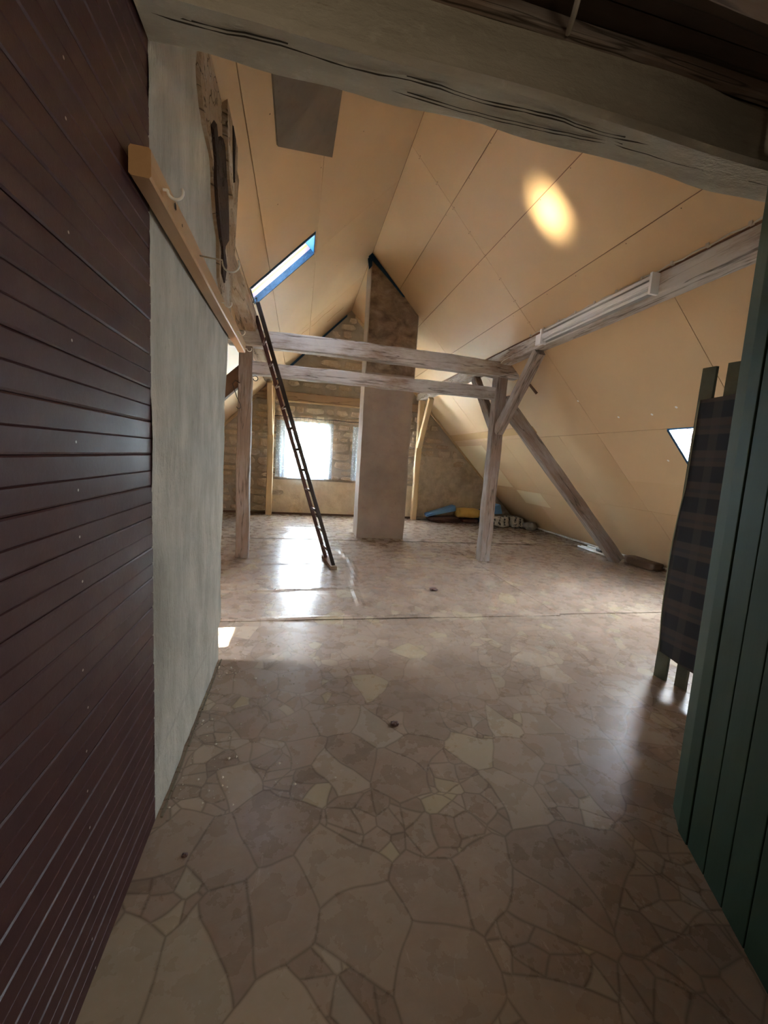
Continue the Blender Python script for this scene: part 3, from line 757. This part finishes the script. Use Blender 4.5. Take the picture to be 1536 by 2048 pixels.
brace((-.72, 5.90, 2.56), (-3.3, 5.90, .03), .15, m_brownwood, 'dark diagonal strut left of the front left post, seen beside the plaster wall', 44, side=(0, 1, 0), h=.2)
brace((2.92, 9.88, 1.84), (2.92, 9.2, 2.95), .12, m_pine, 'short pale knee brace on top of the gable post right of the chimney', 45)
brace((-.67, 9.88, 1.9), (-.67, 9.2, 2.96), .12, m_pine, 'short pale knee brace on the gable post left of the window', 46)
timber_stub = timber('timber_stub', (3.2, 5.63, 2.80), (3.4, 5.6, 2.60), .035, .04, m_brownwood, side=(0, 1, 0), seed=47)
tag(timber_stub, 'short dark wooden stub sticking out of the right slope by the knee brace', 'wood')

# chimney ----------------------------------------------------------------
def chimney():
    x0, x1, y0, y1 = 1.09, 1.99, 7.36, 8.0; n = 46; b = MB(); nx = 10
    for j in range(n+1):
        for i in range(nx+1):
            x = x0+(x1-x0)*i/nx; zt = zr(x)+.01; Z = zt*j/n
            ee = .012 if i in (0, nx) else 0
            b.v.append((x+(.010*nz((i, 0, Z), 3, 5) if i in (0, nx) else 0), y0+.006*nz((x, 0, Z), 2.5, 6)+ee*.0, Z))
    for j in range(n):
        for i in range(nx):
            a = j*(nx+1)+i; b.f.append((a, a+1, a+nx+2, a+nx+1))
    L = [j*(nx+1) for j in range(n+1)]; Rr = [j*(nx+1)+nx for j in range(n+1)]
    for S, x in ((L, x0+.02), (Rr, x1)):
        k0 = len(b.v)
        for k in S: b.v.append((x, y1, b.v[k][2]))
        for q in range(n): b.f.append((S[q], S[q+1], k0+q+1, k0+q))
    k0 = len(b.v); b.v += [(x0+.02, y1, 0), (x1, y1, 0), (x1, y1, zr(x1)), (x0+.02, y1, zr(x0))]; b.f.append((k0, k0+1, k0+2, k0+3))
    m = m_chim; t = NT(m)
    return b.build('chimney', m)
ch = tag(chimney(), 'plastered square chimney stack rising through the attic to the ridge', 'chimney')
def chim_top():
    # unpainted, smoke-stained render above the tie beam
    b = MB(); nx, n = 12, 30
    m = M('smoke_stained_render', (.3, .22, .15), .9); t = NT(m); v = t.coord((1, 1, 1.4)); n1 = t.noise(v, 4.2, 6, .6, .5); n2 = t.noise(v, 20, 4, .6)
    col = t.ramp(n1, [(.3, (.1, .065, .045)), (.45, (.24, .17, .115)), (.6, (.36, .27, .19)), (.75, (.46, .38, .3))]); col = t.mix(t.math('MULTIPLY', n2, .3), col, (.2, .14, .1)); t.color(col); t.bump(n1, .5, .01)
    for j in range(n+1):
        for i in range(nx+1):
            x = 1.10+.875*i/nx; zt = zr(x)-.004; z0 = 3.0; b.v.append((x, 7.342+.006*nz((x, 0, j), 2.5, 6), z0+(zt-z0)*j/n))
    for j in range(n):
        for i in range(nx):
            a = j*(nx+1)+i; b.f.append((a, a+1, a+nx+2, a+nx+1))
    return b.build('stained_render', m, ch)
chim_top()
b = MB(); b.prism([P('R', .0, 7.33, -.002), P('R', .62, 7.33, -.002), P('R', .6, 7.33, -.03), P('R', .3, 7.33, -.05), P('R', .0, 7.33, -.09)], (0, .03, 0)); b.build('foil_edge', m_foil, ch)
b = MB(); b.prism([(1.02, 7.35, 4.86), (1.09, 7.33, 4.93), (1.1, 7.35, 4.75), (1.05, 7.36, 4.7)], (0, .03, 0)); b.build('foil_edge', m_foil, ch)

# ------------------------------------------------------------------ skylights
def skylight(n, side, hole, label, frost=False, layers=True, depth=.3):
    u0, u1, y0, y1 = hole; b = MB()
    o = struct(empty('window_%d' % n, P(side, (u0+u1)/2, (y0+y1)/2, .2)), label)
    # outer frame and pane
    t = .04
    for a in ((u0, u0+t, y0, y1), (u1-t, u1, y0, y1), (u0+t, u1-t, y0, y0+t), (u0+t, u1-t, y1-t, y1)): slab(b, side, *a, .2, .24)
    b.build('frame', m_pinkwood, o)
    g_ = MB(); slab(g_, side, u0+t, u1-t, y0+t, y1-t, .215, .22); g_.build('pane', m_frost if frost else m_glass, o)
    # reveal linings
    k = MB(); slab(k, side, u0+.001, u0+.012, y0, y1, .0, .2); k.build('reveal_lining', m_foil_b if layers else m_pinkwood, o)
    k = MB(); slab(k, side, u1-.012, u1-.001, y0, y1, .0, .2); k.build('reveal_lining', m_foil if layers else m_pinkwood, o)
    for far in (0, 1):
        for (o0, o1, mt, nm, ins) in (((-.012, .055, m_foil, 'foil_strip', .03), (.05, .1, m_purple, 'underlay_strip', .022), (.1, .125, m_osb, 'fibre_strip', .016), (.125, .2, m_pinkwood, 'board_strip', .01)) if layers else ((0, .2, m_pinkwood, 'reveal_lining', .01),)):
            ya, yb = (y1-ins, y1-.001) if far else (y0+.001, y0+ins)
            k = MB(); slab(k, side, u0+.012, u1-.012, ya, yb, o0, o1); k.build(nm, mt, o)
    c = P(side, (u0+u1)/2, (y0+y1)/2, .26); s = 1 if side == 'R' else -1
    portal('daylight', c, (-s*SL, 0, -1), (y1-y0), (u1-u0)*1.42, 'X')
    return o
skylight(3, 'L', HOLES['L'][1], 'upper left roof window with blue foil and boards in its reveal', frost=True)
skylight(4, 'R', HOLES['R'][0], 'lower right roof window beside the plaid cloth')
skylight(5, 'L', HOLES['L'][0], 'left roof window hidden behind the plaster wall', layers=False)

# skirting under the right slope: white lath
b = MB(); k = 26; pts = [(6.02-.0*i, 3.0+i*.255, .035+.012*nz((i, 0, 0), .7)) for i in range(k)]
b.tube([(5.90-.38*(q[1]-5.5)/3.0 if False else 5.86, q[1], q[2]) for q in pts], .022, 6)
struct(b.build('baseboard_right', m_white_timber), 'pale lath along the foot of the right slope')
b = MB(); b.box(-2.2, YB-.16, 0, 4.4, YB-.14, .05)
struct(b.build('baseboard_back', m_brownwood), 'low wooden lath along the foot of the gable wall')

# ------------------------------------------------------------------ strip light, cable
fl = empty('strip_light', (2.82, 3.85, 3.07), 'white fluorescent strip light with two bare tubes mounted on the right purlin', 'lamp')
y0, y1 = 3.05, 4.62
MB().box(2.79, y0, 3.05, 2.846, y1, 3.10).build('body', m_white, fl, bevel=.003)
MB().box(2.838, y0, 2.998, 2.846, y1, 3.145).build('back_plate', M('grey_enamel', (.35, .36, .38), .5), fl)
MB().box(2.781, y0+.01, 3.058, 2.79, y1-.01, 3.092).build('channel_cover', m_white, fl)
for zz in (3.016, 3.134):
    MB().tube([(2.796, y0+.03, zz), (2.796, y1-.03, zz)], .0135, 10).build('tube', m_tube, fl, smooth=True)
for q in (y0, y1):
    MB().box(2.765, q-.012, 2.985, 2.848, q+.012, 3.155).build('end_bracket', m_white, fl, bevel=.002)
MB().box(2.79, 4.66, 3.0, 2.848, 4.76, 3.12).build('junction_box', m_white, fl, bevel=.006)
b = MB(); pts = []
for i in range(40):
    Y = 2.2+i*.0705; pts.append((2.836, Y, 3.178+.008*math.sin(i*1.9)))
pts += [(2.835, 5.0, 3.17), (2.835, 4.9, 3.14)] if False else []
b.tube(pts, .006, 6)
cb = tag(b.build('power_cable', m_cable), 'thin power cable clipped along the top of the right purlin', 'cable', 'power cables')
for k in range(10):
    Y = 2.35+k*.29; MB().box(2.825, Y-.012, 3.168, 2.848, Y+.012, 3.196).build('cable_clip', m_cable, cb)
b = MB(); b.tube([(2.842, 4.78, 3.05), (2.842, 5.0, 3.03), (2.842, 5.3, 3.035), (2.842, 5.65, 3.02), (2.85, 5.75, 3.0)], .005, 6)
c2 = tag(b.build('power_cable', m_cable), 'thin cable drooping along the lower purlin edge beyond the strip light', 'cable', 'power cables')

# ------------------------------------------------------------------ coat rail with hooks
cr = timber('coat_rail', (-.463, 1.36, 2.27), (-.463, 3.42, 2.275), .058, .078, m_batten, side=(1, 0, 0), ch=.006, jit=.002, seed=51)
tag(cr, 'long varnished wooden coat rail with hooks fixed to the plaster wall', 'coat rail')
def hook(pts, rad, mat, label, grp='hooks on the coat rail', nm='hook', parent=None):
    b = MB(); b.tube(pts, rad, 8)
    o = b.build(nm, mat, parent, smooth=True)
    if parent is None: tag(o, label, 'hook', grp)
    return o
def curl(x, y, z, R_, a0=-100, a1=150, up=1):
    return [(x+R_+R_*-math.cos(math.radians(a)), y, z-R_*math.sin(math.radians(a))) for a in range(a0, a1+1, 25)]
def uhook(y, z, R_, rad, mat):
    x = -.432; pts = [(x, y, z+.01), (x+.018, y, z+.0)]
    for a in range(0, 200, 20): pts.append((x+.018+R_*math.sin(math.radians(a))*1.0, y+.0, z-R_+R_*math.cos(math.radians(a)))) if False else None
    pts = [(x-.01, y, z), (x+.012, y, z)]
    for a in range(180, 391, 21): pts.append((x+.012+R_+R_*math.cos(math.radians(a)), y, z+R_*math.sin(math.radians(a))))
    return hook(pts, rad, mat, '', parent=cr)
uhook(1.46, 2.262, .022, .0042, m_hookw); uhook(2.42, 2.265, .019, .003, m_hookw); uhook(2.95, 2.265, .019, .003, m_hookw); uhook(3.38, 2.26, .017, .003, m_hookw)
pts = [(-.436, 1.93, 2.282), (-.345, 1.93, 2.278)]
for a in range(180, 391, 21): pts.append((-.305+.034*math.cos(math.radians(a))-.006, 1.93, 2.27+.034*math.sin(math.radians(a))))
hook(pts, .0035, m_steel, '', parent=cr)
b = MB(); dot(b, (-.4325, 1.58, 2.28), (1, 0, 0), .012); dot(b, (-.4325, 1.66, 2.262), (1, 0, 0), .006); stuff(b.build('knots', m_rotten, cr))
# wire hooks on the front left post
def wirehook(x, z, label):
    pts = [(x, 5.79, z), (x-.05, 5.74, z+.02), (x-.08, 5.71, z-.03), (x-.02, 5.71, z-.2), (x+.02, 5.72, z-.28)]
    for a in range(0, 200, 25): pts.append((x+.0+.025*math.cos(math.radians(a)), 5.72, z-.31-.025*math.sin(math.radians(a))))
    return hook(pts, .0045, m_black, label, 'wire hooks on the front left post', 'wire_hook')
wirehook(-.80, 2.36, 'bent black wire hook hanging left of the front left post')
hook([(-.64, 5.79, 2.46), (-.61, 5.74, 2.46)]+[(-.60+.03*math.cos(math.radians(a)), 5.74, 2.43+.03*math.sin(math.radians(a))) for a in range(90, -200, -29)], .005, m_black, 'small wire hook on the right face of the front left post', 'wire hooks on the front left post', 'wire_hook')

# ------------------------------------------------------------------ ladder
lad = empty('ladder', (.47, 5.5, 0), 'narrow dark lacquered ladder leaning against the left purlin, on a wooden foot bar', 'ladder')
def lrail(y, mat, top):
    b0 = Vector((.497-.19*(y-5.27), y, .05)); t0 = Vector((-.545-.14*(y-5.27), y, 3.19+top))
    timber('rail', b0, t0, .03, .05, mat, lad, side=(0, 1, 0), ch=.006, jit=.001, seed=int(y*10))
lrail(5.27, m_ladblk, .03); lrail(5.68, m_laddr, 0)
for k in range(11):
    u = (.2+k*.28)/3.36; X = .497-1.042*u; Z = .05+3.14*u
    MB().tube([(X, 5.275, Z), (X-.07, 5.66, Z)], .016, 8).build('rung', m_laddr, lad, smooth=True)
MB().hexa([(.46, 5.2, .004), (.54, 5.2, .004), (.45, 5.82, .004), (.37, 5.82, .004), (.46, 5.2, .05), (.54, 5.2, .05), (.45, 5.82, .05), (.37, 5.82, .05)]).build('foot_bar', m_brownwood, lad, bevel=.004)
b = MB(); b.tube([(-.535, 5.27, 3.16), (-.555, 5.27, 3.23)], .013, 8).tube([(-.555, 5.27, 3.22), (-.56, 5.26, 3.27), (-.575, 5.24, 3.262), (-.585, 5.22, 3.235), (-.59, 5.21, 3.19)], .0055, 6); b.build('top_hook', m_black, lad, smooth=True)

# ------------------------------------------------------------------ folded frame with plaid cloth
cot = empty('folding_frame', (2.74, 2.3, 0), 'tall folded wooden frame covered with plaid cloth standing beside the green planks', 'folding bed')
def lath(x, y0, y1, z0, z1, dx=0, name='upright'):
    b = MB(); b.hexa([(x, y0, z0), (x+.024, y0+.0, z0), (x+.034, y1, z0), (x+.012, y1, z0), (x+dx, y0, z1), (x+.024+dx, y0, z1), (x+.034+dx, y1, z1), (x+.012+dx, y1, z1)])
    return b.build(name, m_greengrey, cot, T3(x, y0, z0), bevel=.002)
lath(2.700, 2.405, 2.318, 0, 2.26); lath(2.735, 2.262, 2.19, 0, 2.27)
def cloth():
    b = MB(); ny, n = 10, 50
    for j in range(n+1):
        Z = .21+1.83*j/n; bul = .028*math.sin(math.pi*min(1, (Z-.2)/1.25))**1 if Z < 1.45 else 0
        y0 = 2.372+bul*1.3; x = 2.684
        for i in range(ny+1):
            u = i/ny; b.v.append((x+.03*u+.006*nz((0, u*2, Z), 2, 3)+.003*math.sin(u*9), y0-(y0-2.04)*u, Z-.05*u*(1 if j < 3 else 0)+.02*u*(j > n-3)))
    for j in range(n):
        for i in range(ny):
            a = j*(ny+1)+i; b.f.append((a, a+1, a+ny+2, a+ny+1))
    k0 = len(b.v); b.v += [(v[0]+.012, v[1], v[2]) for v in b.v[:k0]]; b.f += [tuple(q+k0 for q in f_)[::-1] for f_ in list(b.f)]
    w_ = ny+1
    for j in range(n): b.f.append((j*w_, (j+1)*w_, k0+(j+1)*w_, k0+j*w_))
    for i in range(ny): b.f.append((i, i+1, k0+i+1, k0+i)); q = n*w_; b.f.append((q+i, q+i+1, k0+q+i+1, k0+q+i))
    o = b.build('plaid_cloth', m_plaid, cot, T3(2.684, 2.2, .2), smooth=True)
    p = MB(); p.tube([(b.v[j*w_][0]-.002, b.v[j*w_][1]+.002, b.v[j*w_][2]) for j in range(n+1)], .0045, 6); p.build('piping', m_piping, cot, smooth=True)
cloth()

# ------------------------------------------------------------------ things stored under the slope by the gable
def lump(name, c, s, mat, label, cat, grp=None, seed=1, sub=3, amp=.25, flat=.0, boxy=.6):
    bm = bmesh.new(); bmesh.ops.create_cube(bm, size=2); bmesh.ops.subdivide_edges(bm, edges=bm.edges, cuts=6, use_grid_fill=True)
    for v in bm.verts:
        p = v.co; L = p.length; q = p*(boxy+(1-boxy)*1.25/L)
        k = 1+amp*nz(q, 1.6, seed)+amp*.4*nz(q, 5, seed)
        v.co = Vector((q.x*s[0]*k, q.y*s[1]*k, max(-s[2], q.z*s[2]*k)))
    me = bpy.data.meshes.new(name); bm.to_mesh(me); bm.free(); me.materials.append(mat); me.polygons.foreach_set('use_smooth', [True]*len(me.polygons))
    o = bpy.data.objects.new(name, me); C.objects.link(o); o.location = c
    return tag(o, label, cat, grp)
GR = 'things piled in the far corner'
pk = MB(); pk.hexa([(3.15, 9.55, .13), (3.98, 9.7, .29), (3.98, 9.95, .29), (3.2, 9.9, .13), (3.15, 9.55, .18), (3.95, 9.7, .43), (3.95, 9.95, .43), (3.2, 9.9, .19)])
tag(pk.build('foil_plank', m_foil2, bevel=.01), 'blue wrapped plank sloping up onto the brown bag in the far corner', 'plank', GR)
lump('brown_bag', (3.68, 9.72, .07), (.38, .17, .07), m_bag, 'dark brown flat bag beneath the blue plank', 'bag', GR, 2)
lump('foam_block', (4.28, 9.68, .26), (.27, .17, .11), m_foam, 'yellow foam block lying between the blue plank and blue foil', 'foam block', GR, 3, amp=.18, boxy=.85)
lump('dark_bag', (4.36, 9.75, .055), (.2, .15, .05), m_bag, 'dark bag squashed under the yellow foam block', 'bag', GR, 5)
lump('foil_heap', (4.73, 9.8, .17), (.13, .16, .17), m_foil, 'crumpled blue foil heap left of the front right post', 'foil', GR, 7, amp=.6)
pk = MB(); pk.hexa([(4.98, 9.55, .26), (5.2, 9.55, .28), (5.25, 9.8, .34), (5.0, 9.8, .32), (4.95, 9.6, .44), (5.15, 9.6, .52), (5.12, 9.85, .52), (4.95, 9.85, .44)])
tag(pk.build('foil_piece', m_foil2, bevel=.01), 'stiff light blue foil piece on top of the printed sack', 'foil', GR)
lump('printed_sack', (4.98, 9.3, .12), (.21, .2, .11), m_sack, 'pale paper sack with black print, nearest the front right post', 'sack', GR, 9, amp=.3)
lump('printed_sack', (5.43, 9.33, .13), (.18, .2, .12), m_sack, 'second pale printed sack, right of the first', 'sack', GR, 10, amp=.35)
lump('felt_roll', (5.62, 8.93, .09), (.12, .14, .09), m_grysack, 'grey rolled felt at the right end of the pile', 'roll', GR, 11, amp=.3, boxy=.3)
b = MB(); b.tube([(2.99, 9.86, .05), (3.2, 9.84, .055), (3.24, 9.82, .05)], .012, 6)
tag(b.build('thin_pipe', m_steel), 'thin pipe lying along the foot of the gable wall', 'pipe')
# tubes lying beside the strut foot
for k, (x, y, dy, z) in enumerate(((5.50, 6.95, -.75, .03), (5.58, 6.95, -.7, .03), (5.64, 6.8, -.6, .03), (5.56, 6.75, -.55, .075))):
    o = MB().tube([(x, y, z), (x-.02, y+dy, z)], .02, 10).build('lamp_tube', m_tube, smooth=True)
    tag(o, ['leftmost spare white tube on the floor by the strut foot', 'spare white tube second from the left by the strut foot', 'spare white tube nearest the slope by the strut foot', 'spare white tube lying on top of the others'][k], 'tube', 'spare tubes by the strut foot')
lump('dark_block', (5.62, 6.42, .05), (.1, .07, .04), m_black, 'small black bundle across the spare tubes', 'bundle', None, 12, boxy=.9)
lump('red_brown_block', (5.66, 5.55, .06), (.1, .3, .06), m_brownwood, 'red-brown wooden block behind the foot of the long strut', 'wood', None, 13, boxy=.9, amp=.08)

# crumbs of fallen plaster on the near floor
b = MB(); rr = random.Random(5)
for k in range(170):
    y = rr.uniform(1.6, 3.3); x = -.49+abs(rr.gauss(0, .28)); s = rr.choice((.003, .004, .004, .006, .009)); z = .001+s*.6
    k0 = len(b.v)
    for q in ((1, 0, 0), (-1, .2, 0), (0, 1, .1), (.1, -1, 0), (0, 0, 1), (0, 0, -1)): b.v.append((x+q[0]*s*rr.uniform(.6, 1.3), y+q[1]*s*rr.uniform(.6, 1.3), z+q[2]*s*.7))
    for q in ((0, 2, 4), (2, 1, 4), (1, 3, 4), (3, 0, 4), (2, 0, 5), (1, 2, 5), (3, 1, 5), (0, 3, 5)): b.f.append(tuple(k0+i for i in q))
stuff(tag(b.build('plaster_crumbs', m_dirt), 'crumbs of fallen plaster scattered along the left wall', 'debris'))
b = MB()
for k in range(60):
    y = 1.6+k*.0215; s = rr.uniform(.004, .01)
    b.box(-.497, y, 0, -.497+s, y+.03, s*.8)
stuff(tag(b.build('wall_dust', M('dark_grit', (.16, .13, .09), .95)), 'line of grit lying at the foot of the plaster wall', 'debris'))
for nm, x, y, s, lab in (('clod', .587, 2.06, .017, 'small dark clod on the floor in the middle foreground'), ('clod', 1.6, 4.38, .035, 'flat dark scrap on the floor beyond the seam'), ('clod', -.36, 1.42, .008, 'tiny dark clod near the red boards')):
    lump(nm, (x, y, s*.4), (s, s*.8, s*.45), m_bag, lab, 'debris', 'scraps on the floor', 3, amp=.6)

# ------------------------------------------------------------------ outdoors
struct(MB().box(-40, -30, -5.2, 45, 60, -5).build('ground', m_ground), 'pale sunlit yard outside below the gable windows')
def tree(x, y, h, r_, seed, label):
    t = empty('tree', (x, y, -5), label, 'tree', 'trees outside the gable window')
    MB().tube([(x, y, -5), (x+.1, y, -3), (x, y, -5+h*.6)], [.3, .22, .1], 8).build('trunk', m_bark, t)
    rn_ = random.Random(seed); b = MB()
    for k in range(420):
        a = rn_.uniform(0, 6.28); q = rn_.uniform(-1, 1); rr_ = r_*(rn_.random()**.4); c = Vector((x+rr_*math.cos(a)*math.sqrt(1-q*q), y+rr_*math.sin(a)*math.sqrt(1-q*q), -5+h*.62+rr_*q*1.3))
        u = Vector((rn_.uniform(-1, 1), rn_.uniform(-1, 1), rn_.uniform(-1, 1))).normalized()*.22; v = u.orthogonal().normalized()*.14
        b.quad(c-u, c+v, c+u, c-v)
    stuff(b.build('crown', m_leaf, t))
tree(.6, 19, 8.8, 2.0, 3, 'leafy tree seen through the right half of the gable window')
tree(-1.9, 26, 8.0, 2.4, 4, 'leafy tree farther off at the left of the gable window')
